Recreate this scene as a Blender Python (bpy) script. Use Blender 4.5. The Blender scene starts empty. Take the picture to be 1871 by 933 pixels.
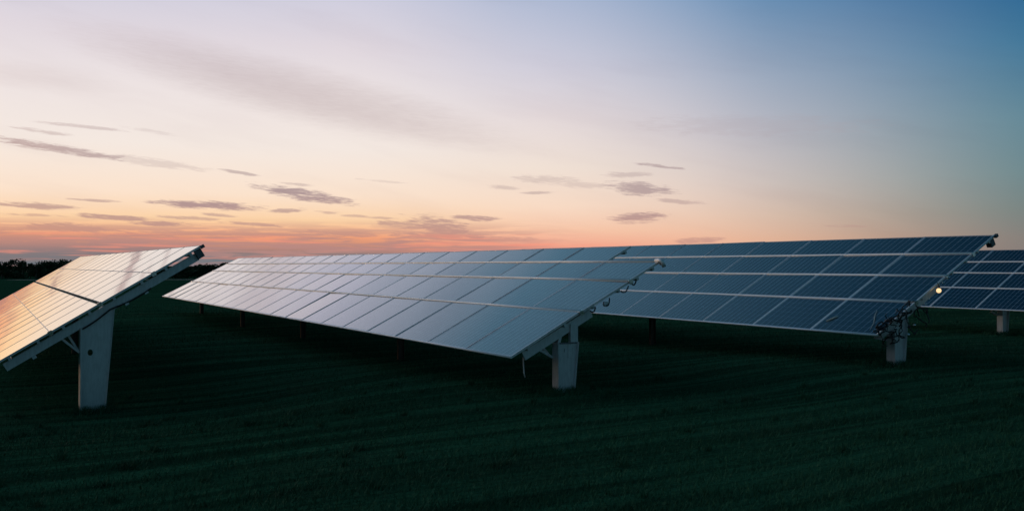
import bpy, bmesh, math, random
import numpy as np
from mathutils import Vector, Matrix, Euler

random.seed(11)
rng = np.random.default_rng(5)
S = bpy.context.scene
COL = S.collection
rad = math.radians

# ------------------------------------------------------------------ camera
cd = bpy.data.cameras.new('camera')
cam = bpy.data.objects.new('camera', cd)
COL.objects.link(cam)
cd.sensor_width = 36.0
cd.lens = 36.0 * 1705.46 / 1871.0
cd.clip_start = 0.1
cd.clip_end = 20000
cam.location = (0, 0, 0)                       # eye height is the origin; the field lies about 2.2 m below
cam.rotation_euler = (rad(90) + 0.0108, 0, 0)
S.camera = cam

# ------------------------------------------------------------------ colour management
S.view_settings.view_transform = 'Standard'
S.view_settings.look = 'None'
S.view_settings.exposure = 0.0
S.view_settings.gamma = 1.0
S.view_settings.use_curve_mapping = False
S.cycles.max_bounces = 6
S.cycles.use_denoising = True

# ------------------------------------------------------------------ node helper
def lin(c):
    out = []
    for v in c[:3]:
        v = v / 255.0
        out.append(v / 12.92 if v <= 0.04045 else ((v + 0.055) / 1.055) ** 2.4)
    return (*out, 1.0)

class NT:
    def __init__(s, nt):
        s.nt = nt; s.n = nt.nodes; s.l = nt.links
        s.n.clear()
    def new(s, t, **kw):
        n = s.n.new(t)
        for k, v in kw.items(): setattr(n, k, v)
        return n
    def put(s, sock, v):
        if hasattr(v, 'is_output') or isinstance(v, bpy.types.NodeSocket): s.l.new(v, sock)
        elif v is not None: sock.default_value = v
    def math(s, op, a, b=None, c=None, clamp=False):
        n = s.new('ShaderNodeMath', operation=op, use_clamp=clamp)
        for i, v in enumerate((a, b, c)):
            if v is not None: s.put(n.inputs[i], v)
        return n.outputs[0]
    def vmath(s, op, a, b=None):
        n = s.new('ShaderNodeVectorMath', operation=op)
        s.put(n.inputs[0], a)
        if b is not None: s.put(n.inputs[1], b)
        return n.outputs[0]
    def rng(s, v, a, b, c=0.0, d=1.0, mode='SMOOTHSTEP'):
        n = s.new('ShaderNodeMapRange', interpolation_type=mode)
        s.put(n.inputs[0], v)
        for i, q in enumerate((a, b, c, d)): s.put(n.inputs[1 + i], q)
        return n.outputs[0]
    def mix(s, f, a, b, blend='MIX'):
        n = s.new('ShaderNodeMix', data_type='RGBA', blend_type=blend)
        s.put(n.inputs[0], f); s.put(n.inputs[6], a); s.put(n.inputs[7], b)
        return n.outputs[2]
    def ramp(s, f, stops, mode='LINEAR'):
        n = s.new('ShaderNodeValToRGB')
        r = n.color_ramp; r.interpolation = mode
        while len(r.elements) < len(stops): r.elements.new(0.5)
        for e, (p, c) in zip(r.elements, stops): e.position = p; e.color = c
        s.put(n.inputs[0], f)
        return n.outputs[0]
    def noise(s, vec, scale, detail=3, rough=0.5, dist=0.0):
        n = s.new('ShaderNodeTexNoise')
        s.put(n.inputs['Vector'], vec); n.inputs['Scale'].default_value = scale
        n.inputs['Detail'].default_value = detail; n.inputs['Roughness'].default_value = rough
        n.inputs['Distortion'].default_value = dist
        return n.outputs[0]
    def comb(s, x, y, z=0.0):
        n = s.new('ShaderNodeCombineXYZ')
        for i, v in enumerate((x, y, z)): s.put(n.inputs[i], v)
        return n.outputs[0]
    def sep(s, v):
        n = s.new('ShaderNodeSeparateXYZ'); s.put(n.inputs[0], v); return n.outputs

# ------------------------------------------------------------------ dusk sky
SUN_AZ, SUN_EL = -48.0, 1.5                    # degrees right of +Y, degrees up: the sun is setting beyond the left edge
W = bpy.data.worlds.new('World'); S.world = W; W.use_nodes = True
w = NT(W.node_tree)
tc = w.new('ShaderNodeTexCoord')
d = w.sep(tc.outputs['Generated'])
az = w.math('MULTIPLY', w.math('ARCTAN2', d[0], d[1]), 180 / math.pi)
el = w.math('MULTIPLY', w.math('ARCSINE', d[2]), 180 / math.pi)
elr = w.math('POWER', w.math('DIVIDE', w.math('MAXIMUM', el, 0.0), 90.0, clamp=True), 0.5)
def sky_ramp(st):
    return w.ramp(elr, [(math.sqrt(e / 90.0), lin(c)) for e, c in st])
r_sun = sky_ramp([(0, (120, 110, 110)), (1.0, (235, 120, 70)), (2.0, (255, 170, 95)), (3.2, (255, 214, 145)), (6, (255, 232, 200)),
                  (12, (244, 226, 214)), (20, (205, 200, 212)), (35, (110, 140, 175)), (90, (26, 58, 92))])
r_l = sky_ramp([(0, (78, 112, 128)), (.5, (94, 118, 126)), (1.0, (182, 134, 122)), (1.7, (246, 164, 122)), (2.7, (254, 212, 168)), (4.2, (253, 228, 206)),
                (7, (246, 234, 226)), (10.5, (238, 228, 228)), (13, (226, 217, 224)), (16, (208, 207, 224)), (25, (104, 146, 172)), (45, (38, 84, 112)), (90, (20, 54, 84))])
r_m = sky_ramp([(0, (232, 140, 120)), (1.1, (244, 160, 136)), (2.2, (250, 200, 170)), (3.6, (250, 220, 198)), (6, (242, 226, 214)), (9, (230, 219, 220)),
                (12, (208, 206, 220)), (16, (174, 186, 212)), (25, (72, 120, 150)), (45, (20, 64, 90)), (90, (16, 46, 74))])
r_m2 = sky_ramp([(0, (226, 160, 134)), (1.6, (240, 190, 160)), (3, (232, 200, 180)), (5, (219, 203, 197)), (8, (196, 193, 202)), (11, (168, 178, 197)),
                 (14, (132, 158, 188)), (16, (106, 147, 185)), (25, (44, 92, 126)), (45, (10, 50, 74)), (90, (12, 40, 66))])
r_r = sky_ramp([(0, (124, 112, 112)), (1.5, (120, 122, 120)), (3, (106, 126, 126)), (5, (98, 132, 138)), (8, (88, 132, 148)), (12, (52, 116, 152)),
                (16, (18, 92, 144)), (25, (18, 72, 112)), (45, (8, 40, 66)), (90, (10, 34, 56))])
r_b = sky_ramp([(0, (84, 112, 122)), (10, (70, 108, 124)), (30, (44, 86, 108)), (90, (14, 44, 66))])
sky = w.mix(w.rng(az, -120, -62), r_b, w.mix(1.0, r_sun, (1.75, 1.7, 1.6, 1), 'MULTIPLY'))
sky = w.mix(w.rng(az, -46, -28), sky, r_l)
sky = w.mix(w.rng(az, -11, 4), sky, r_m)
sky = w.mix(w.rng(az, 1, 17), sky, r_m2)
sky = w.mix(w.rng(az, 9, 33), sky, r_r)
sky = w.mix(w.rng(az, 34, 95), sky, r_b)

# clouds: ragged streaks in the sky, each given by its direction (degrees), length, thickness and slope
PXD = 1705.46 * math.pi / 180                  # picture pixels per degree near the axis (for reading directions off the photograph)
def dirn(x, y): return math.degrees(math.atan((x - 935.5) / 1705.46)), math.degrees(math.atan((485 - y) / math.hypot(1705.46, x - 935.5)))
nz1 = w.noise(w.comb(w.math('MULTIPLY', az, 0.55), w.math('MULTIPLY', el, 3.2)), 1.0, 5, 0.6)
nz2 = w.noise(w.comb(w.math('MULTIPLY', az, 1.2), w.math('MULTIPLY_ADD', az, 1.0, w.math('MULTIPLY', el, 11.0)), 4.0), 1.0, 4, 0.62)
nzs = w.math('SUBTRACT', w.math('ADD', nz1, nz2), 1.0)      # about -0.4 .. 0.4
CL = [(805, 432, 120, 9, .03, .75), (620, 426, 95, 6, .04, .7), (450, 428, 90, 6, .03, .6), (120, 416, 100, 9, .02, .75), (250, 432, 120, 8, .02, .7), (345, 398, 60, 4, .04, .6), (695, 398, 40, 3, .05, .5), (1060, 338, 70, 6, .05, .3),
      (100, 271, 115, 8, .12, .75), (290, 298, 90, 9, .10, .3), (75, 240, 52, 4, .10, .42), (150, 231, 75, 3.5, .05, .4), (270, 239, 55, 3.5, .12, .2),
      (435, 315, 38, 3.5, .15, .6), (555, 356, 92, 11, .15, .95), (545, 337, 35, 3.5, .05, .5), (380, 375, 100, 8, .03, .95), (525, 384, 34, 5, -.05, .7),
      (600, 388, 28, 3, .05, .5), (655, 395, 34, 3, .03, .5), (60, 376, 72, 6, .04, .75), (170, 366, 44, 2.6, .03, .6), (60, 393, 60, 3, .03, .5),
      (205, 397, 66, 6, .05, .8), (300, 409, 66, 5, .02, .8), (400, 393, 38, 3.2, .07, .6), (470, 410, 66, 4, .07, .7), (740, 412, 56, 9, .05, .7),
      (815, 417, 80, 20, .22, .8), (868, 399, 50, 6, .05, .8), (930, 436, 66, 6, .05, .6), (310, 425, 46, 11, 0, .6), (1162, 345, 68, 14, .08, .8),
      (1200, 303, 46, 3.6, .12, .7), (1165, 397, 58, 10, -.05, .85), (1240, 368, 46, 5, .10, .5), (1150, 319, 50, 6, 0, .4), (1000, 328, 66, 10, .05, .35),
      (1278, 439, 48, 7, -.05, .6), (1160, 407, 36, 3, 0, .5), (920, 343, 36, 4, .08, .4), (985, 352, 36, 3, 0, .5), (700, 331, 60, 2.5, .07, .25),
      (540, 168, 430, 60, .20, .50), (60, 140, 160, 26, .06, .2), (1380, 230, 220, 22, .04, .14), (1545, 413, 40, 2.5, .03, .35)]
inner = w.math('MULTIPLY_ADD', w.noise(w.comb(w.math('MULTIPLY', az, 1.1), w.math('MULTIPLY', el, 5.0), 17.0), 1.0, 5, .65), .8, .72, clamp=True)
dens = None
for x, y, hw, hh, sl, a in CL:
    a0, e0 = dirn(x, y)
    u = w.math('SUBTRACT', az, a0)
    v = w.math('SUBTRACT', w.math('MULTIPLY_ADD', u, sl, el), e0)       # slope: el falls by sl per degree to the right
    uu = w.math('MULTIPLY', u, PXD / hw); vv = w.math('MULTIPLY', v, PXD / hh)
    rr = w.math('MULTIPLY_ADD', vv, vv, w.math('MULTIPLY', uu, uu))
    q = w.math('MULTIPLY_ADD', nzs, 2.6 if hh < 25 else .45, w.math('SUBTRACT', 1.0, rr))
    q = w.math('MULTIPLY', w.rng(q, -0.1, 1.0 if hh < 25 else 1.6), w.math('MULTIPLY', inner, a) if hh < 25 else a)
    # keep each cloud near its own centre
    q = w.math('MULTIPLY', q, w.rng(rr, 2.6, 1.2))
    dens = q if dens is None else w.math('MAXIMUM', dens, q)
bank = w.noise(w.comb(w.math('MULTIPLY', az, 0.20), w.math('MULTIPLY', el, 3.6), 9.0), 1.0, 6, 0.62, 0.5)
bank = w.math('MULTIPLY', w.rng(bank, 0.40, 0.56), w.math('MULTIPLY', w.rng(el, 3.0, 1.5), w.rng(az, 6, -4)))
bank2 = w.math('MULTIPLY', w.math('MULTIPLY', w.rng(el, 2.1, 1.4), w.rng(el, .0, .5)), w.rng(az, -15, -22))
bank = w.math('MAXIMUM', w.math('MULTIPLY', bank, 0.85), w.math('MULTIPLY', w.math('MULTIPLY', bank2, w.rng(nz1, .25, .45)), .9))
glow = w.noise(w.comb(w.math('MULTIPLY', az, 0.16), w.math('MULTIPLY', el, 4.2), 31.0), 1.0, 5, 0.6, 0.4)
glow = w.math('MULTIPLY', w.rng(glow, .5, .66, 0, .55), w.math('MULTIPLY', w.rng(el, 2.4, 1.4), w.rng(az, 8, 0)))
ccol = w.mix(w.rng(el, 1.2, 5.0), lin((184, 138, 132)), lin((172, 150, 152)))
ccol = w.mix(w.rng(az, -20, -30, 0, .15), ccol, lin((205, 130, 96)))
wisp = w.math('MULTIPLY', w.rng(w.noise(w.comb(w.math('MULTIPLY', az, 0.08), w.math('MULTIPLY_ADD', az, 0.08, w.math('MULTIPLY', el, 0.45)), 2.0), 1.0, 4, .55), .45, .72), .16)
sky = w.mix(wisp, sky, w.mix(1.0, sky, lin((225, 218, 222)), 'MULTIPLY'))
sky = w.mix(w.math('MAXIMUM', dens, bank), sky, ccol)
sky = w.mix(w.math('MULTIPLY', w.rng(el, 1.5, .5), w.rng(az, -15, -24, 0, .8)), sky, lin((104, 116, 124)))
sky = w.mix(glow, sky, lin((250, 150, 126)))
# a physical sky underneath adds its own light
nish = w.new('ShaderNodeTexSky', sky_type='NISHITA')
nish.sun_disc = False
nish.sun_elevation = rad(SUN_EL)
nish.sun_rotation = rad(SUN_AZ)
STR = 0.10
lp = w.mix(1.0, sky, (1 / STR, 1 / STR, 1 / STR, 1), 'MULTIPLY')
tot = w.mix(0.02, lp, nish.outputs[0])
below = w.mix(w.rng(el, -0.2, -3.0), tot, (.02, .035, .03, 1))
bg = w.new('ShaderNodeBackground'); w.put(bg.inputs[0], below); bg.inputs[1].default_value = STR
wo = w.new('ShaderNodeOutputWorld'); w.l.new(bg.outputs[0], wo.inputs[0])
W.cycles.sampling_method = 'MANUAL'; W.cycles.sample_map_resolution = 512

sd = bpy.data.lights.new('sun', 'SUN'); sd.energy = 0.05; sd.color = (1.0, .56, .28); sd.angle = rad(1.5)
so = bpy.data.objects.new('sun', sd); COL.objects.link(so)
dv = Vector((math.sin(rad(SUN_AZ)) * math.cos(rad(SUN_EL)), math.cos(rad(SUN_AZ)) * math.cos(rad(SUN_EL)), math.sin(rad(SUN_EL))))
so.rotation_euler = dv.to_track_quat('Z', 'Y').to_euler()

# ------------------------------------------------------------------ materials
def material(name):
    m = bpy.data.materials.new(name); m.use_nodes = True
    t = NT(m.node_tree)
    b = t.new('ShaderNodeBsdfPrincipled'); o = t.new('ShaderNodeOutputMaterial')
    t.l.new(b.outputs[0], o.inputs[0])
    return m, t, b
def bump(t, b, h, strength, dist=0.01):
    n = t.new('ShaderNodeBump'); n.inputs['Strength'].default_value = strength; n.inputs['Distance'].default_value = dist
    t.put(n.inputs['Height'], h); t.l.new(n.outputs[0], b.inputs['Normal'])

def metal_mat(name, base, rough, metallic, var=.25, dirt=True):
    m, t, b = material(name)
    oc = t.new('ShaderNodeTexCoord').outputs['Object']
    n1 = t.noise(t.vmath('MULTIPLY', oc, (1, 1, .25)), 22.0, 4, .6); n2 = t.noise(oc, 60.0, 3, .5)
    c = t.mix(t.rng(n1, .35, .7), (*base, 1), (*[v * (1 - var) for v in base], 1))
    t.put(b.inputs['Base Color'], c); b.inputs['Metallic'].default_value = metallic
    t.put(b.inputs['Roughness'], t.rng(n2, .3, .7, rough - .08, rough + .1, 'LINEAR'))
    bump(t, b, n2, .12, .003)
    return m
M_FRAME = metal_mat('anodised_aluminium', (.78, .79, .80), .36, .6)
M_STRIP = metal_mat('pale_polymer_coated_steel', (.94, .92, .90), .42, .35, .05)
M_GALV = metal_mat('galvanised_steel', (.66, .68, .69), .40, .5, .16)
M_DARK = metal_mat('weathered_steel', (.16, .17, .18), .55, .4)
M_SHADE_STEEL = metal_mat('shade_darkened_steel', (.10, .075, .06), .8, .1)  # dark tone puts the under-table shade into the rear posts
M_BLACK = metal_mat('black_cable_sheath', (.015, .015, .016), .45, 0.0)
M_SHINY = metal_mat('bright_zinc', (.85, .84, .82), .16, 1.0, .1)
M_WHITE = metal_mat('white_plastic', (.8, .79, .76), .4, 0.0, .1)
M_BACK = metal_mat('white_backsheet', (.5, .5, .5), .6, 0.0, .1)

def glass_mat():
    m, t, b = material('solar_cells_under_glass')
    tcn = t.new('ShaderNodeTexCoord'); oc = tcn.outputs['UV']
    x, y, _ = t.sep(oc)
    def grid(v, n, wd):
        f = t.math('FRACT', t.math('MULTIPLY', v, float(n)))
        e = t.math('MINIMUM', f, t.math('SUBTRACT', 1.0, f))
        return t.math('LESS_THAN', e, wd)
    gx = grid(x, 10, .042); gy = grid(y, 6, .030)
    bus = grid(t.math('ADD', x, .0333 / 2), 30, .030)
    cell = t.vmath('FLOOR', t.vmath('MULTIPLY', oc, (10, 6, 1)))
    info = t.new('ShaderNodeObjectInfo')
    wn = t.new('ShaderNodeTexWhiteNoise', noise_dimensions='4D'); t.put(wn.inputs['Vector'], cell); t.put(wn.inputs['W'], info.outputs['Random'])
    vor = t.new('ShaderNodeTexVoronoi'); t.put(vor.inputs['Vector'], t.vmath('MULTIPLY', oc, (1.65, 1, 1))); vor.inputs['Scale'].default_value = 70
    base = t.mix(t.math('MULTIPLY_ADD', t.sep(vor.outputs['Color'])[0], .5, t.math('MULTIPLY', wn.outputs[0], .5)), (.002, .014, .032, 1), (.005, .028, .058, 1))
    base = t.mix(t.math('MULTIPLY', bus, .35), base, (.16, .20, .24, 1))
    base = t.mix(t.math('MAXIMUM', t.math('MULTIPLY', gx, .9), t.math('MULTIPLY', gy, .28)), base, (.32, .42, .50, 1))
    ob = tcn.outputs['Object']
    dust = t.noise(ob, 3.0, 6, .65)
    base = t.mix(t.rng(dust, .45, .85, 0, .05), base, (.20, .19, .17, 1))
    # run-off streaks of dust along the lower frame and a few bird droppings
    u2 = t.vmath('ADD', t.vmath('MULTIPLY', oc, (1.65, 1, 1)), t.comb(t.math('MULTIPLY', info.outputs['Random'], 37.0), 0.0))
    strk = t.noise(t.vmath('MULTIPLY', u2, (16, 1.2, 1)), 1.0, 4, .6)
    base = t.mix(t.math('MULTIPLY', t.rng(y, .35, .02), t.rng(strk, .42, .7, 0, .22)), base, (.22, .21, .19, 1))
    drop = t.new('ShaderNodeTexVoronoi'); t.put(drop.inputs['Vector'], u2); drop.inputs['Scale'].default_value = 1.9
    dd_ = t.math('ADD', drop.outputs['Distance'], t.math('MULTIPLY_ADD', t.noise(u2, 30, 2), .05, -.025))
    base = t.mix(t.math('MULTIPLY', t.math('LESS_THAN', dd_, .032), t.math('GREATER_THAN', t.sep(drop.outputs['Color'])[1], .72)), base, (.62, .62, .58, 1))
    t.put(b.inputs['Base Color'], base)
    b.inputs['IOR'].default_value = 1.55
    t.put(b.inputs['Roughness'], t.rng(dust, .3, .75, .02, .07, 'LINEAR'))
    n3 = t.noise(ob, 2.2, 2, .5)
    bump(t, b, n3, .03, .01)
    b.inputs['Coat Weight'].default_value = 1.0; b.inputs['Coat Roughness'].default_value = .02; b.inputs['Coat IOR'].default_value = 1.5
    return m
M_GLASS = glass_mat()

# ------------------------------------------------------------------ ground
ANCH = [(-7.76, 17.3, -2.70), (.88, 15.78, -2.14), (7.46, 18.1, -1.94), (15.8, 30.1, -2.22), (0, 8, -2.16), (-6, 8.5, -2.35), (7, 9, -2.02), (0, 0, -2.1),
        (-17, 46, -2.3), (-16, 32, -2.6), (-6, 27, -2.35), (3, 30, -2.15), (30, 40, -2.4), (-30, 30, -2.8), (20, 10, -2.1), (-20, 10, -2.6), (0, -20, -2.1),
        (-25, 60, -2.4), (20, 70, -2.5)]
AX = np.array([a[0] for a in ANCH]); AY = np.array([a[1] for a in ANCH]); AZ = np.array([a[2] for a in ANCH])
def ground_z(x, y):
    x = np.asarray(x, float); y = np.asarray(y, float)
    d2 = (x[..., None] - AX) ** 2 + (y[..., None] - AY) ** 2
    wt = 1.0 / (d2 + 0.6) ** 1.5
    near = (wt * AZ).sum(-1) / wt.sum(-1)
    r = np.hypot(x, y - 10)
    f = np.clip((r - 45) / 110, 0, 1); f = f * f * (3 - 2 * f)
    far = -2.4 - .8 * np.clip((r - 50) / 180, 0, 1)
    return near * (1 - f) + far * f
gz = lambda x, y: float(ground_z(np.array([x]), np.array([y]))[0])

def structure(o): o['kind'] = 'structure'; return o
def axis(lo, hi, step, far):
    a = list(np.arange(lo, hi + .001, step)); s = step
    b = a[-1]
    while b < far: s *= 1.25; b += s; a.append(b)
    s = step; b = a[0]; pre = []
    while b > -far: s *= 1.25; b -= s; pre.append(b)
    return np.array(pre[::-1] + a)
gx_, gy_ = axis(-30, 30, .5, 4000), axis(0, 55, .5, 4000)
XX, YY = np.meshgrid(gx_, gy_)
ZZ = ground_z(XX, YY)
VX = np.stack([XX, YY, ZZ], -1).reshape(-1, 3)
nx, ny = len(gx_), len(gy_)
I = np.arange(nx * ny).reshape(ny, nx)
F = np.stack([I[:-1, :-1], I[:-1, 1:], I[1:, 1:], I[1:, :-1]], -1).reshape(-1, 4)
me = bpy.data.meshes.new('ground'); me.from_pydata(VX.tolist(), [], F.tolist()); me.shade_smooth()
ground = bpy.data.objects.new('ground', me); COL.objects.link(ground); structure(ground)

MOW = math.atan2(.49, .87)                      # mowing runs across the ends of the rows
def turf_color(t, pos, leaf=False):
    rot = t.new('ShaderNodeVectorRotate', rotation_type='Z_AXIS'); t.put(rot.inputs['Vector'], pos); rot.inputs['Angle'].default_value = -MOW
    x, y, _ = t.sep(rot.outputs[0])
    st = t.noise(t.comb(t.math('MULTIPLY', x, .06), t.math('MULTIPLY', y, 2.2)), 1.0, 6, .66)
    st2 = t.noise(t.comb(t.math('MULTIPLY', x, .35), t.math('MULTIPLY', y, 8.0), 3.0), 1.0, 4, .6)
    pat = t.noise(pos, .35, 5, .6)
    c = t.mix(t.rng(st, .40, .64), (.015, .062, .030, 1), (.040, .150, .074, 1))
    c = t.mix(t.rng(st2, .42, .70, 0, .45), c, (.008, .028, .018, 1))
    c = t.mix(t.rng(pat, .50, .75, 0, .40), c, (.052, .075, .040, 1))
    return c, st, st2
m, t, b = material('mown_turf')
pos = t.new('ShaderNodeNewGeometry').outputs['Position']
c, st, st2 = turf_color(t, pos)
fine = t.noise(pos, 26.0, 5, .65)
t.put(b.inputs['Base Color'], t.mix(t.rng(fine, .35, .7, 0, .6), c, (.008, .024, .014, 1)))
b.inputs['Roughness'].default_value = 1.0; b.inputs['Specular IOR Level'].default_value = 0.0
bump(t, b, t.math('MULTIPLY_ADD', st2, 2.0, fine), .45, .04)
ground.data.materials.append(m)

# blades of grass, one object: nobody could count them
m, t, b = material('grass_blades')
pos = t.new('ShaderNodeNewGeometry').outputs['Position']
c, _, _ = turf_color(t, pos)
t.put(b.inputs['Base Color'], t.mix(.25, c, (.04, .14, .07, 1)))
b.inputs['Roughness'].default_value = .8; b.inputs['Specular IOR Level'].default_value = .1
N = 260000
yy = 7.2 + (70 - 7.2) * rng.random(N) ** 2.6
xx = (rng.random(N) * 2 - 1) * (yy * .60 + 1.0)
# windrows: fewer and shorter blades in the wheel tracks
vv = -xx * math.sin(MOW) + yy * math.cos(MOW)
uu_ = xx * math.cos(MOW) + yy * math.sin(MOW)
wave = .5 + .25 * np.sin(vv * 4.3 + 1.3 * np.sin(vv * 1.7)) + .25 * np.sin(vv * 9.7 + .8 * np.sin(uu_ * .35))
keep = rng.random(N) < .55 + .45 * wave
xx, yy, wave = xx[keep], yy[keep], wave[keep]; N = len(xx)
# taller tufts left by the mower round the posts, and scattered weeds
spots = [(-7.76, 17.3, 900, .26, .09), (.88, 15.78, 900, .26, .08), (7.46, 18.1, 800, .26, .08), (15.8, 30.1, 500, .3, .1)]
spots += [(rng.uniform(-9, 10), rng.uniform(8.2, 19), 60, rng.uniform(.06, .16), rng.uniform(.02, .06)) for _ in range(130)]
tx, ty, tw = [], [], []
for sx, sy, n_, r_, h_ in spots:
    a_ = rng.random(n_) * 6.283; q_ = r_ * np.abs(rng.normal(0, .6, n_)) + (.14 if n_ > 100 else 0)
    tx.append(sx + np.cos(a_) * q_); ty.append(sy + np.sin(a_) * q_); tw.append(np.full(n_, h_) * rng.uniform(.4, 1.1, n_))
tall = np.concatenate([np.zeros(N)] + tw); xx = np.concatenate([xx] + tx); yy = np.concatenate([yy] + ty); wave = np.concatenate([wave, np.ones(len(xx) - N)]); N = len(xx)
zz = ground_z(xx, yy)
hgt = (.02 + .05 * rng.random(N)) * (.75 + .4 * wave) * np.clip((75 - yy) / 25, .3, 1) + tall
wd = .002 + .0004 * yy
ang = rng.random(N) * 2 * math.pi
lean = (rng.random((N, 2)) - .5) * 1.5 * hgt[:, None] + np.array([math.cos(MOW), math.sin(MOW)]) * (hgt * .25)[:, None]
dx, dy = np.cos(ang) * wd, np.sin(ang) * wd
P = np.empty((N, 3, 3))
P[:, 0] = np.stack([xx - dx, yy - dy, zz - .005], -1); P[:, 1] = np.stack([xx + dx, yy + dy, zz - .005], -1)
P[:, 2] = np.stack([xx + lean[:, 0], yy + lean[:, 1], zz + hgt], -1)
me = bpy.data.meshes.new('grass')
me.vertices.add(3 * N); me.vertices.foreach_set('co', P.reshape(-1))
me.loops.add(3 * N); me.loops.foreach_set('vertex_index', np.arange(3 * N))
me.polygons.add(N); me.polygons.foreach_set('loop_start', np.arange(N) * 3); me.polygons.foreach_set('loop_total', np.full(N, 3))
me.update(); me.materials.append(m)
grass = bpy.data.objects.new('grass', me); COL.objects.link(grass)
grass['kind'] = 'stuff'; grass['label'] = 'short dark green mown grass covering the field in faint streaks'; grass['category'] = 'grass'

# pale farm track in front of the far trees
m, t, b = material('gravel_track')
pos = t.new('ShaderNodeNewGeometry').outputs['Position']
t.put(b.inputs['Base Color'], t.mix(t.noise(pos, 1.5, 4, .6), (.16, .17, .15, 1), (.30, .30, .27, 1))); b.inputs['Roughness'].default_value = .95
vs = []; fs = []
for i, x in enumerate(np.linspace(-110, 60, 60)):
    for yy0 in (205, 212): vs.append((x, yy0 + .03 * x, gz(x, yy0 + .03 * x) + .02))
    if i: k = 2 * i; fs.append((k - 2, k, k + 1, k - 1))
me = bpy.data.meshes.new('farm_track'); me.from_pydata(vs, [], fs); me.materials.append(m)
structure(bpy.data.objects.new('farm_track', me)); COL.objects.link(bpy.data.objects['farm_track'])

# ------------------------------------------------------------------ mesh helpers
def link_mesh(name, bm, mat, parent=None, label=None):
    me = bpy.data.meshes.new(name); bmesh.ops.recalc_face_normals(bm, faces=bm.faces); bm.to_mesh(me); bm.free()
    for mm in (mat if isinstance(mat, (list, tuple)) else [mat]): me.materials.append(mm)
    o = bpy.data.objects.new(name, me); COL.objects.link(o); o.parent = parent
    if label: o['label'] = label
    return o
def box(bm, a, b_, mat=Matrix(), mi=0):
    (x0, y0, z0), (x1, y1, z1) = a, b_
    v = [bm.verts.new(mat @ Vector(p)) for p in ((x0, y0, z0), (x1, y0, z0), (x1, y1, z0), (x0, y1, z0), (x0, y0, z1), (x1, y0, z1), (x1, y1, z1), (x0, y1, z1))]
    out = []
    for f in ((0, 3, 2, 1), (4, 5, 6, 7), (0, 1, 5, 4), (1, 2, 6, 5), (2, 3, 7, 6), (3, 0, 4, 7)):
        fc = bm.faces.new([v[i] for i in f]); fc.material_index = mi; out.append(fc)
    return out
def bar(bm, p, q, wdt, hgt_, up=Vector((0, 0, 1))):
    p, q = Vector(p), Vector(q); dd = (q - p); L = dd.length; dd.normalize()
    s = dd.cross(up); s = s.normalized() if s.length > 1e-4 else Vector((1, 0, 0)); u = s.cross(dd)
    M = Matrix((( dd.x, s.x, u.x, p.x), (dd.y, s.y, u.y, p.y), (dd.z, s.z, u.z, p.z), (0, 0, 0, 1)))
    box(bm, (0, -wdt / 2, -hgt_ / 2), (L, wdt / 2, hgt_ / 2), M)
def tube(bm, pts, r, n=7, cap=True):
    pts = [Vector(p) for p in pts]; rings = []
    for i, p in enumerate(pts):
        dd = (pts[min(i + 1, len(pts) - 1)] - pts[max(i - 1, 0)]).normalized()
        a = dd.cross(Vector((0.13, .27, 1))).normalized(); c_ = dd.cross(a)
        rr = r[i] if isinstance(r, (list, tuple)) else r
        rings.append([bm.verts.new(p + a * math.cos(2 * math.pi * k / n) * rr + c_ * math.sin(2 * math.pi * k / n) * rr) for k in range(n)])
    for A, B in zip(rings, rings[1:]):
        for k in range(n):
            f = bm.faces.new((A[k], A[(k + 1) % n], B[(k + 1) % n], B[k])); f.smooth = True
    if cap:
        bm.faces.new(rings[0][::-1]); bm.faces.new(rings[-1])
def ball(bm, c_, r, seg=16, sc=(1, 1, 1)):
    g = bmesh.ops.create_uvsphere(bm, u_segments=seg, v_segments=seg // 2 + 2, radius=r, matrix=Matrix.Translation(c_) @ Matrix.Diagonal((*sc, 1)))
    for v in g['verts']:
        for f in v.link_faces: f.smooth = True

# ------------------------------------------------------------------ the solar tables
PW, RH, GAP, FT = 1.65, 1.0222, .020, .038
def panel_meshes(hgt_, cg, fl, gap):
    w2, h2 = (PW - cg) / 2, (hgt_ - gap) / 2
    bm = bmesh.new()                             # laminate: glass on top, backsheet below
    uv = bm.loops.layers.uv.new('UVMap')
    faces = box(bm, (-w2 + fl, -h2 + fl, -.012), (w2 - fl, h2 - fl, -.004))
    for i, f in enumerate(faces):
        f.material_index = 0 if i == 1 else 1
        for l in f.loops:
            l[uv].uv = ((l.vert.co.x + w2 - fl) / (2 * (w2 - fl)) , (l.vert.co.y + h2 - fl) / (2 * (h2 - fl)))
    g = bpy.data.meshes.new('solar_panel'); bm.to_mesh(g); bm.free(); g.materials.append(M_GLASS); g.materials.append(M_BACK)
    bm = bmesh.new()
    box(bm, (-w2, -h2, -FT), (w2, -h2 + fl, 0)); box(bm, (-w2, h2 - fl, -FT), (w2, h2, 0))
    box(bm, (-w2, -h2 + fl, -FT), (-w2 + fl, h2 - fl, -.0005)); box(bm, (w2 - fl, -h2 + fl, -FT), (w2, h2 - fl, -.0005))
    bmesh.ops.recalc_face_normals(bm, faces=bm.faces)
    f = bpy.data.meshes.new('frame'); bm.to_mesh(f); bm.free(); f.materials.append(M_FRAME)
    return g, f

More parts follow.
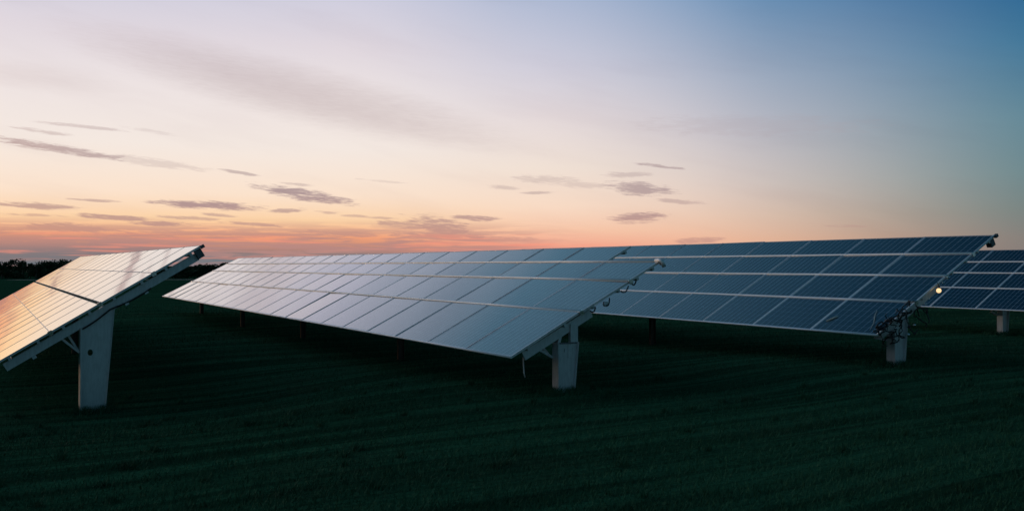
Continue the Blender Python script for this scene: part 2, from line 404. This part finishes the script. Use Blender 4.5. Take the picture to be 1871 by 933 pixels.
def plate_with_hole(bm, outline, hole, x0, x1):
    ed = []; 
    for loop in (outline, hole):
        vs_ = [bm.verts.new((x0, y, z)) for y, z in loop]
        ed += [bm.edges.new((vs_[i], vs_[(i + 1) % len(vs_)])) for i in range(len(vs_))]
    r = bmesh.ops.triangle_fill(bm, use_beauty=True, edges=ed)
    fc = [g for g in r['geom'] if isinstance(g, bmesh.types.BMFace)]
    ex = bmesh.ops.extrude_face_region(bm, geom=fc)
    bmesh.ops.translate(bm, verts=[g for g in ex['geom'] if isinstance(g, bmesh.types.BMVert)], vec=(x1 - x0, 0, 0))

def table(name, label, corner, th, tilt, ts, N, n0, post_q, post_e, posts, web_low, seed, step=5, ws=1.0, raf=(.1, 4.0), strips=True, cg=.03, fl=.026, gap=GAP, col=False, jit=.22, skip=()):
    """corner: lower near corner of the table (metres from the eye); th: heading; ts: row boundaries in module heights"""
    rnd = random.Random(seed)
    cx, cy, cz = corner; th, tilt = rad(th), rad(tilt)
    bx, by = cx, cy; bz = gz(cx, cy)
    root = bpy.data.objects.new(name, None); COL.objects.link(root); root.empty_display_size = .5
    root.location = (bx, by, bz); root.rotation_euler = (0, 0, -th)
    root['label'] = label; root['category'] = 'solar array'; root['group'] = 'tilted solar arrays on the field'
    zc = cz - bz
    T = Matrix.Translation((0, 0, zc)) @ Matrix.Rotation(tilt, 4, 'X')          # local: x along row (towards the near end), y up the slope, z out of the glass
    tot_h = ts[-1] * RH
    for i in range(4):
        mid = .03 if (not strips and i in (1, 2)) else 0.0
        h = (ts[i + 1] - ts[i]) * RH - mid; g, f = panel_meshes(h, cg, fl, gap)
        for n in range(N):
            if (i, n) in skip: continue
            o = bpy.data.objects.new('solar_panel', g); COL.objects.link(o); o.parent = root
            x = -(n + n0 + .5) * PW; y = (ts[i] + ts[i + 1]) / 2 * RH + (mid / 2 if i == 2 else -mid / 2)
            jig = Euler((rad(rnd.gauss(0, jit)), rad(rnd.gauss(0, jit)), 0)).to_matrix().to_4x4()
            o.matrix_local = T @ Matrix.Translation((x, y, 0)) @ jig
            k = bpy.data.objects.new('frame', f); COL.objects.link(k); k.parent = o
    x1, x0 = -n0 * PW, -(n0 + N) * PW
    # purlins under the rows
    for i in range(4):
        for fr in (.24, .76):
            y = (ts[i] + (ts[i + 1] - ts[i]) * fr) * RH
            bm = bmesh.new(); box(bm, (x0 + .03, y - .025, -FT - .055), (x1 - .03 - (PW if (i, 0) in skip else 0), y + .025, -FT - .004), T); link_mesh('purlin', bm, M_GALV, root)
    # rounded strips added along row joints and lower edge to catch the sunset
    if strips:
        for j in range(4):
            bm = bmesh.new(); y = ts[j] * RH + (.004 if j == 0 else 0)
            pts = [T @ Vector((q, y, -.004 if j else -.014)) for q in np.linspace(x0, x1, 12)]
            tube(bm, pts, .028 if j else .020, 10); link_mesh('joint_glint_strip' if j else 'edge_glint_strip', bm, M_STRIP, root)
    if col:                                                                      # narrow strips added between the columns to reflect bright sky
        for n in range(N + 1):
            q = x1 - n * PW + (-.012 if n == 0 else .012 if n == N else 0)
            bm = bmesh.new(); tube(bm, [T @ Vector((q, y_, -.008)) for y_ in (.01, tot_h * .5, tot_h - .01)], .016, 8); link_mesh('column_glint_strip', bm, M_STRIP, root)
    # posts, rafters, braces
    for k in range(posts):
        x = x1 - post_e - k * step * PW
        if x < x0 + .1: break
        wx = Matrix.Translation((bx, by, 0)) @ Matrix.Rotation(-th, 4, 'Z') @ Vector((x, post_q, 0))
        gb = gz(wx.x, wx.y) - bz                                                # ground below this post
        if k > 0:                                                                # rear posts, slimmer and darker to stand in for the shade there
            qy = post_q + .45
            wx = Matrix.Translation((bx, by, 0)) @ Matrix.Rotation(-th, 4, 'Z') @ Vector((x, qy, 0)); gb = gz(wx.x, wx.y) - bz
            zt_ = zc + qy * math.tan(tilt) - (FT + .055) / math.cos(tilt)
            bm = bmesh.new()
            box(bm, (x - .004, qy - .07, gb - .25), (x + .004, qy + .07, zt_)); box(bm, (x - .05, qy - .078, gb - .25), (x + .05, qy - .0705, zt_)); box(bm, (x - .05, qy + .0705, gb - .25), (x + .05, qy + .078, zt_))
            link_mesh('shade_rear_post', bm, M_SHADE_STEEL, root)
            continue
        bm = bmesh.new()                                                        # rafter: C-section along the slope
        zt = -FT - .058
        y0, y1 = raf[0] * RH, raf[1] * RH
        box(bm, (x - .012, y0, zt - .15), (x, y1, zt), T)
        box(bm, (x - .07, y0, zt - .012), (x - .012, y1, zt), T); box(bm, (x - .07, y0, zt - .15), (x - .012, y1, zt - .138), T)
        link_mesh('rafter', bm, M_GALV, root)
        ztop = lambda yq: zc + yq * math.tan(tilt) + (zt - .15) / math.cos(tilt) # underside of the rafter
        xa, xb = x + .004, x + .014
        bm = bmesh.new()
        lo = post_q - .20 * ws; hi = post_q + .19 * ws
        tl, tr = lo + .01, post_q + .36 * ws
        fd = .30 if ws > .9 else .13
        zb = gb - .25
        if web_low:                                                              # web stops below, two struts carry on
            zw = ztop(post_q - .2) - .02
            outl = [(lo, zb), (hi, zb), (tr - .02, zw), (tl, zw)]
        else:
            outl = [(lo, zb), (hi, zb), (tr, ztop(tr) + .02), (tl, ztop(tl) + .02)]
        hc = (post_q - .04, (ztop(post_q) - gb) * .66 + gb if not web_low else (zw - gb) * .84 + gb)
        hole = [(hc[0] + .045 * math.cos(a), hc[1] + .06 * math.sin(a)) for a in [2 * math.pi * j / 14 for j in range(14)]]
        plate_with_hole(bm, outl, hole, xa, xb)
        zl = outl[3][1]
        # the two flanges of the post, running back along the row
        box(bm, (xa - fd, lo - .010, zb), (xb + .055, lo, zl)); box(bm, (xb + .047, lo + .0005, zb), (xb + .055, lo + .022, zl - .03))
        Mf = Matrix.Identity(4)
        p, q = Vector((0, hi, zb)), Vector((0, outl[2][0], outl[2][1]))
        v = [bm.verts.new((xx_, yy_ + dy_, zz_)) for xx_ in (xa - fd, xb + .055) for (yy_, zz_) in ((p.y, p.z), (q.y, q.z)) for dy_ in (0.0015, .011)]
        for f in ((0, 1, 3, 2), (4, 6, 7, 5), (0, 4, 5, 1), (2, 3, 7, 6), (0, 2, 6, 4), (1, 5, 7, 3)): bm.faces.new([v[j] for j in f])
        link_mesh('post', bm, M_GALV, root)
        if web_low:
            bm = bmesh.new()
            box(bm, (xa - .05, tr - .15, zw - .06), (xb + .012, tr - .004, ztop(tr - .1) + .10)); link_mesh('strut', bm, M_GALV, root)
            bm = bmesh.new(); box(bm, (xb + .013, tl + .03, zw - .022), (xb + .022, tr - .03, zw + .003)); link_mesh('cross_bar', bm, M_DARK, root)
            bm = bmesh.new(); bar(bm, (xa - .06, lo + .05, zw - .02), (xa - .06, lo + .12, ztop(lo + .12) + .10), .09, .05); link_mesh('strut', bm, M_GALV, root)
        bm = bmesh.new()
        bar(bm, (x - .12, lo - .012, gb + (zl - gb) * .70), (x - .12, lo - .34, ztop(lo - .34) + .05), .05, .04)
        bar(bm, (x - .20, lo - .012, gb + (zl - gb) * .70), (x - .20, lo - .22, ztop(lo - .22) + .05), .05, .04)
        link_mesh('brace', bm, M_GALV, root)
        bm = bmesh.new(); box(bm, (xb + .0015, lo + .004, zl - .30), (xb + .010, lo + .13, zl - .03)); link_mesh('gusset_plate', bm, M_GALV, root)
        bm = bmesh.new(); box(bm, (xb + .0015, post_q + .09 * ws, zl - .26), (xb + .010, post_q + .20 * ws, zl - .04))
        link_mesh('gusset_plate', bm, M_GALV, root)
        for (yb, zb_) in ((lo + .06, zl - .10), (lo + .06, zl - .22), (post_q + .16, zl - .10)):
            bm = bmesh.new(); bmesh.ops.create_cone(bm, cap_ends=True, segments=6, radius1=.016, radius2=.016, depth=.02, matrix=Matrix.Translation((xb + .010, yb, zb_)) @ Matrix.Rotation(rad(90), 4, 'Y'))
            if k == 0: link_mesh('bolt', bm, M_GALV, root)
            else: bm.free()
    # clamps on the near edge of the glass
    for j in range(1, 4):
        bm = bmesh.new(); y = ts[j] * RH
        box(bm, (x1 - .03, y - .04, .001), (x1 + .012, y + .04, .014), T); box(bm, (x1 + .001, y - .04, -FT - .03), (x1 + .012, y + .04, .001), T)
        link_mesh('end_clamp', bm, M_SHINY, root)
    return root, T, zc

TS = dict(A=[0, 1.0, 1.94, 3.0, 4.0], B=[0, 1.5, 2.62, 3.34, 4.0], C=[0, 1.23, 2.26, 3.19, 4.0], D=[0, 1.31, 2.34, 3.13, 4.0])
k = 1.65
tA, TA, zA = table('solar_table', 'solar array at the left edge, glass glaring pale orange around one dark middle seam',
    (-5.506 * k, 9.927 * k, -1.041 * k), 60.6, 31.1, TS['A'], 16, 0, 1.60, .15, 3, False, 1, 6, 1.0, (.1, 3.86), False, .004, .006, .004, jit=.07)
tB, TB, zB = table('solar_table', 'long middle solar array fading from peach glare to steel blue at its near post',
    (-.014 * k, 9.151 * k, -.891 * k), 60.7, 27.0, TS['B'], 21, 0, 1.12, .15, 5, True, 2, 5, .74, (.28, 1.75), skip=((3, 0),))
tC, TC, zC = table('solar_table', 'navy solar array with a black cable tangle and glowing bead at its near end',
    (4.171 * k, 10.673 * k, -.789 * k), 60.9, 28.4, TS['C'], 12, 0, .74, .15, 3, False, 3, 5, .66, (.25, 2.1), col=True)
tD, TD, zD = table('solar_table', 'farthest and darkest solar array, cut off by the right edge of the view',
    (9.559 * k, 17.398 * k, -.839 * k), 59.7, 28.3, TS['D'], 10, -6, .72, 11.05, 2, False, 4, 4, .66, (.25, 2.1), col=True)

# ---- middle array: cable loops below its near edge, white cap
for y0, L, sag, r_ in ((1.66, .12, .05, .013), (1.96, .14, .09, .012), (2.36, .18, .06, .012), (2.62, .10, .04, .013)):
    y0 *= RH; jx = random.uniform(0, .05); sk = random.uniform(.7, 1.4)
    pts = []
    for s_ in np.linspace(0, 1, 13):
        p = TB @ Vector((.01 + jx * math.sin(math.pi * s_), y0 + L * s_ ** sk, -FT - .03)); p.z -= sag * math.sin(math.pi * s_) ** .8; pts.append(p)
    bm = bmesh.new(); tube(bm, pts, r_, 7); link_mesh('cable_loop', bm, M_BLACK, tB)
for y0, r_ in ((1.98, .045),):
    bm = bmesh.new(); p = TB @ Vector((.02, y0 * RH, -.12)); tube(bm, [p - Vector((.03, 0, 0)), p + Vector((.03, 0, 0))], r_, 14); link_mesh('cable_connector', bm, M_GALV if r_ > .04 else M_BLACK, tB)
yc = TS['B'][3] * RH
bm = bmesh.new(); tube(bm, [TB @ Vector(p) for p in ((-.12, yc, .012), (.0, yc, .014), (.045, yc, .006), (.062, yc, -.03), (.066, yc - .01, -.11))], [.030, .036, .040, .040, .036], 10)
link_mesh('end_cap', bm, M_STRIP, tB, 'pale bent end cap on the upper near edge')
bm = bmesh.new(); pts = [(-.55, .55, zB + .02), (-.56, .56, zB - .15), (-.52, .55, zB - .34), (-.50, .56, zB - .42)]
tube(bm, [Vector(p) for p in pts], .012, 6); link_mesh('hanging_cable', bm, M_GALV, tB)
# upper notch of the left and third arrays: the end stop of the rafter
for root, T, ts in ((tA, TA, TS['A']), (tC, TC, TS['C'])):
    bm = bmesh.new(); y = 4 * RH
    box(bm, (-.16, y - .16, -.22), (-.04, y - .03, -FT - .005), T); link_mesh('rail_end', bm, M_DARK, root)
    bm = bmesh.new()
    box(bm, (-.03, y - .03, -FT - .03), (.03, y + .05, -.004), T); link_mesh('corner_bracket', bm, M_DARK, root)
# small brackets under the left array
for y in (.55, 2.35, 2.75):
    bm = bmesh.new(); box(bm, (-.12, y, -.29), (-.05, y + .07, -.245), TA); link_mesh('bracket', bm, M_GALV, tA)
bm = bmesh.new(); tube(bm, [TA @ Vector((-.06, y, -.20 - .06 * abs(math.sin(3 * y)))) for y in np.linspace(1.5, 2.9, 18)], .016, 6); link_mesh('cable', bm, M_BLACK, tA)

# ---- third array: tangle of black cables at the near end
rnd = random.Random(8)
bm = bmesh.new()
for j in range(34):
    p = Vector((rnd.uniform(-.05, .10), rnd.uniform(.10, 1.15), rnd.uniform(-.30, .10)))
    d_ = Vector((rnd.gauss(0, .6), rnd.gauss(0, 1), rnd.gauss(0, 1))).normalized(); pts = [p]
    for s in range(9):
        d_ = (d_ + Vector((rnd.gauss(0, .7), rnd.gauss(0, .7), rnd.gauss(0, .7)))).normalized()
        q = pts[-1] + d_ * .055
        q.x = min(max(q.x, -.12), .20); q.z = min(max(q.z, -.42), .14); q.y = min(max(q.y, .0), 1.35)
        if q.x < .02: q.z = max(q.z, .012) if q.z > -.08 else min(q.z, -.12)
        pts.append(q)
    tube(bm, [TC @ p for p in pts], rnd.uniform(.008, .016), 5)
link_mesh('cable_bundle', bm, M_BLACK, tC, 'tangled black cables bulging round the lower near corner')
for (y, z, x, r_) in ((2.28, -.02, .05, .024), (2.10, -.04, .05, .022), (1.55, -.10, .05, .024), (1.40, -.13, .06, .024), (.95, -.34, .05, .024), (.72, -.42, .03, .030), (1.62, -.30, .04, .016), (.45, -.12, .06, .02)):
    bm = bmesh.new(); ball(bm, TC @ Vector((x, y, z)), r_, 12, (1, 1.5, .8)); link_mesh('cable_clip', bm, M_SHINY, tC)

# ---- the small glowing bead hanging by that end
bp = tC.matrix_world
tM = Matrix.Translation(tC.location) @ Matrix.Rotation(tC.rotation_euler.z, 4, 'Z')
bpos = tM @ (TC @ Vector((.06, 1.89, -.10)))
bead = bpy.data.objects.new('glow_bead', None); COL.objects.link(bead); bead.location = bpos
bead['label'] = 'small round glowing warm white bead hanging under the near edge of the navy solar array'; bead['category'] = 'lamp'  # small bright dot built as an emitting bead, only grouped with lamps
m, t, b = material('glowing_bead')
b.inputs['Base Color'].default_value = (.9, .8, .6, 1); b.inputs['Roughness'].default_value = .3
b.inputs['Emission Color'].default_value = (1.0, .62, .30, 1); b.inputs['Emission Strength'].default_value = 1.25  # small round bead made to emit; its cap and wire are added
bm = bmesh.new(); ball(bm, Vector((0, 0, 0)), .048, 20); link_mesh('bead_ball', bm, m, bead)
bm = bmesh.new(); tube(bm, [(0, 0, .044), (0, 0, .10)], .024, 10); link_mesh('added_bead_cap', bm, M_DARK, bead)
bm = bmesh.new(); tube(bm, [(0, 0, .098), (-.01, .01, .13), (-.03, .02, .16)], .006, 6); link_mesh('added_bead_wire', bm, M_BLACK, bead)

# ---- two dry stalks lying on the lowest glass of that array
m, t, b = material('dry_straw')
t.put(b.inputs['Base Color'], t.mix(t.noise(t.new('ShaderNodeTexCoord').outputs['Object'], 40, 3), (.85, .80, .68, 1), (.66, .58, .44, 1))); b.inputs['Roughness'].default_value = .6
for (pts, lab, r_) in (([(-1.50, .34, .010), (-1.43, .42, .014), (-1.39, .50, .012), (-1.34, .55, .02)], 'short pale dry stalk lying on the second lowest panel from the navy array near end', .010),
                   ([(-.62, .86, .012), (-.50, .62, .016), (-.36, .40, .014), (-.25, .12, .012)], 'long thin dry stalk lying across the lowest panel beside the black cable tangle', .005)):
    bm = bmesh.new(); P_ = [tM @ (TC @ Vector(p)) for p in pts]; base = P_[0].copy()
    tube(bm, [p - base for p in P_], [r_, r_ * 1.6, r_ * 1.3, r_ * .6], 5)
    o = link_mesh('dry_stalk', bm, m); o.location = base; o['label'] = lab; o['category'] = 'stalk'

# ------------------------------------------------------------------ far trees
m_leaf, t, b = material('dark_foliage')
info = t.new('ShaderNodeObjectInfo'); pos = t.new('ShaderNodeNewGeometry').outputs['Position']
t.put(b.inputs['Base Color'], t.mix(t.noise(pos, .7, 3), (.022, .040, .018, 1), (.05, .078, .035, 1))); b.inputs['Roughness'].default_value = .8
b.inputs['Specular IOR Level'].default_value = .15
m_bark, t, b = material('bark')
t.put(b.inputs['Base Color'], t.mix(t.noise(pos if False else t.new('ShaderNodeTexCoord').outputs['Object'], 6, 4), (.05, .04, .03, 1), (.11, .09, .07, 1))); b.inputs['Roughness'].default_value = .9
def leaf_mass(name, clumps, per, size, rg):
    vs = []; fs = []
    for (c_, r_) in clumps:
        for _ in range(per):
            v = rg.normal(size=3); v /= np.linalg.norm(v); rad_ = r_ * rg.random() ** .45
            p = np.array(c_) + v * rad_ * np.array([1, 1, .85])
            a = rg.normal(size=3); a /= np.linalg.norm(a); bb = np.cross(a, rg.normal(size=3)); bb /= np.linalg.norm(bb) + 1e-6
            s = size * rg.uniform(.6, 1.4); k_ = len(vs)
            vs += [tuple(p - a * s), tuple(p + bb * s * .6), tuple(p + a * s), tuple(p - bb * s * .6)]; fs.append((k_, k_ + 1, k_ + 2, k_ + 3))
    me = bpy.data.meshes.new(name); me.from_pydata(vs, [], fs); me.materials.append(m_leaf); return me
def trunk_mesh(h, rg):
    bm = bmesh.new(); top = Vector((rg.normal() * .2, rg.normal() * .2, h * .62))
    tube(bm, [Vector((0, 0, -.3)), Vector((0, 0, h * .2)), top], [.22, .17, .07], 7)
    for k_ in range(4):
        a = k_ * 1.6 + rg.random(); s = Vector((0, 0, h * (.22 + .08 * k_)))
        tube(bm, [s, s + Vector((math.cos(a) * .8, math.sin(a) * .8, .7)), s + Vector((math.cos(a) * 1.5, math.sin(a) * 1.5, 1.7))], [.09, .06, .03], 5)
    me = bpy.data.meshes.new('trunk'); bm.to_mesh(me); bm.free(); me.materials.append(m_bark); return me
protos = []
for kx in range(5):
    rg = np.random.default_rng(40 + kx); h = 5.0
    cl = [((rg.normal() * .35, rg.normal() * .35, 3.6 + rg.normal() * .2), 1.35)]
    for _ in range(9):
        a = rg.random() * 6.28; q = rg.uniform(.5, 1.5)
        cl.append(((math.cos(a) * q, math.sin(a) * q, rg.uniform(1.4, 4.3) - q * .3), rg.uniform(.55, 1.0)))
    protos.append((trunk_mesh(h, rg), leaf_mass('crown', cl, 130, .20, rg)))
def far_tree(px, top_y, dist, label, group, var, wide=1.0):
    x = (px - 935.5) / 1705.46 * dist; z = gz(x, dist); hpx = (485 - top_y) / 1705.46 * dist - z       # height from ground to crown top
    sc = hpx / 5.1
    r = bpy.data.objects.new('tree', None); COL.objects.link(r); r.location = (x, dist, z); r.rotation_euler = (0, 0, random.uniform(0, 6.28)); r.scale = (sc * wide, sc * wide, sc)
    r['label'] = label; r['category'] = 'tree'; r['group'] = group
    for nm, me in zip(('trunk', 'crown'), protos[var]):
        o = bpy.data.objects.new(nm, me); COL.objects.link(o); o.parent = r
GL, GM = 'far trees at the left edge', 'far trees between the left and middle arrays'
far_tree(33, 468, 236, 'tall round-topped dark tree standing above the far hedge at the left edge', GL, 0, 1.25)
for i, (px, ty) in enumerate([(4, 476), (15, 478), (-12, 475), (56, 482), (66, 479), (78, 476), (88, 477), (99, 474), (109, 475), (118, 474), (127, 474), (138, 475), (150, 476), (-30, 476), (160, 477), (172, 478)]):
    far_tree(px, ty - 2.5 + random.uniform(-1, 1), 232 + random.uniform(-7, 10), 'low dark tree in the far hedge left of the pale glaring array', GL, 1 + i % 4, random.uniform(1.0, 1.35))
for i, px in enumerate(range(296, 446, 9)):
    far_tree(px + random.uniform(-2, 2), 487 - (px - 300) * .085 + random.uniform(-1.5, 1.2), 236 + random.uniform(-6, 9), 'low dark tree in the far row between the left and middle arrays', GM, i % 5, random.uniform(1.0, 1.3))
# brush along their feet reads as one mass
rg = np.random.default_rng(77); cl = []
for x in np.arange(-150, -55, 1.5):
    yq = 230 + rg.normal() * 1.5; cl.append(((x, yq, gz(x, yq) + .5 + rg.random() * .9), 1.3 + .5 * rg.random()))
me = leaf_mass('undergrowth', cl, 150, .28, rg); o = bpy.data.objects.new('undergrowth', me); COL.objects.link(o)
o['kind'] = 'stuff'; o['label'] = 'dark brush filling the foot of the far tree line'; o['category'] = 'undergrowth'
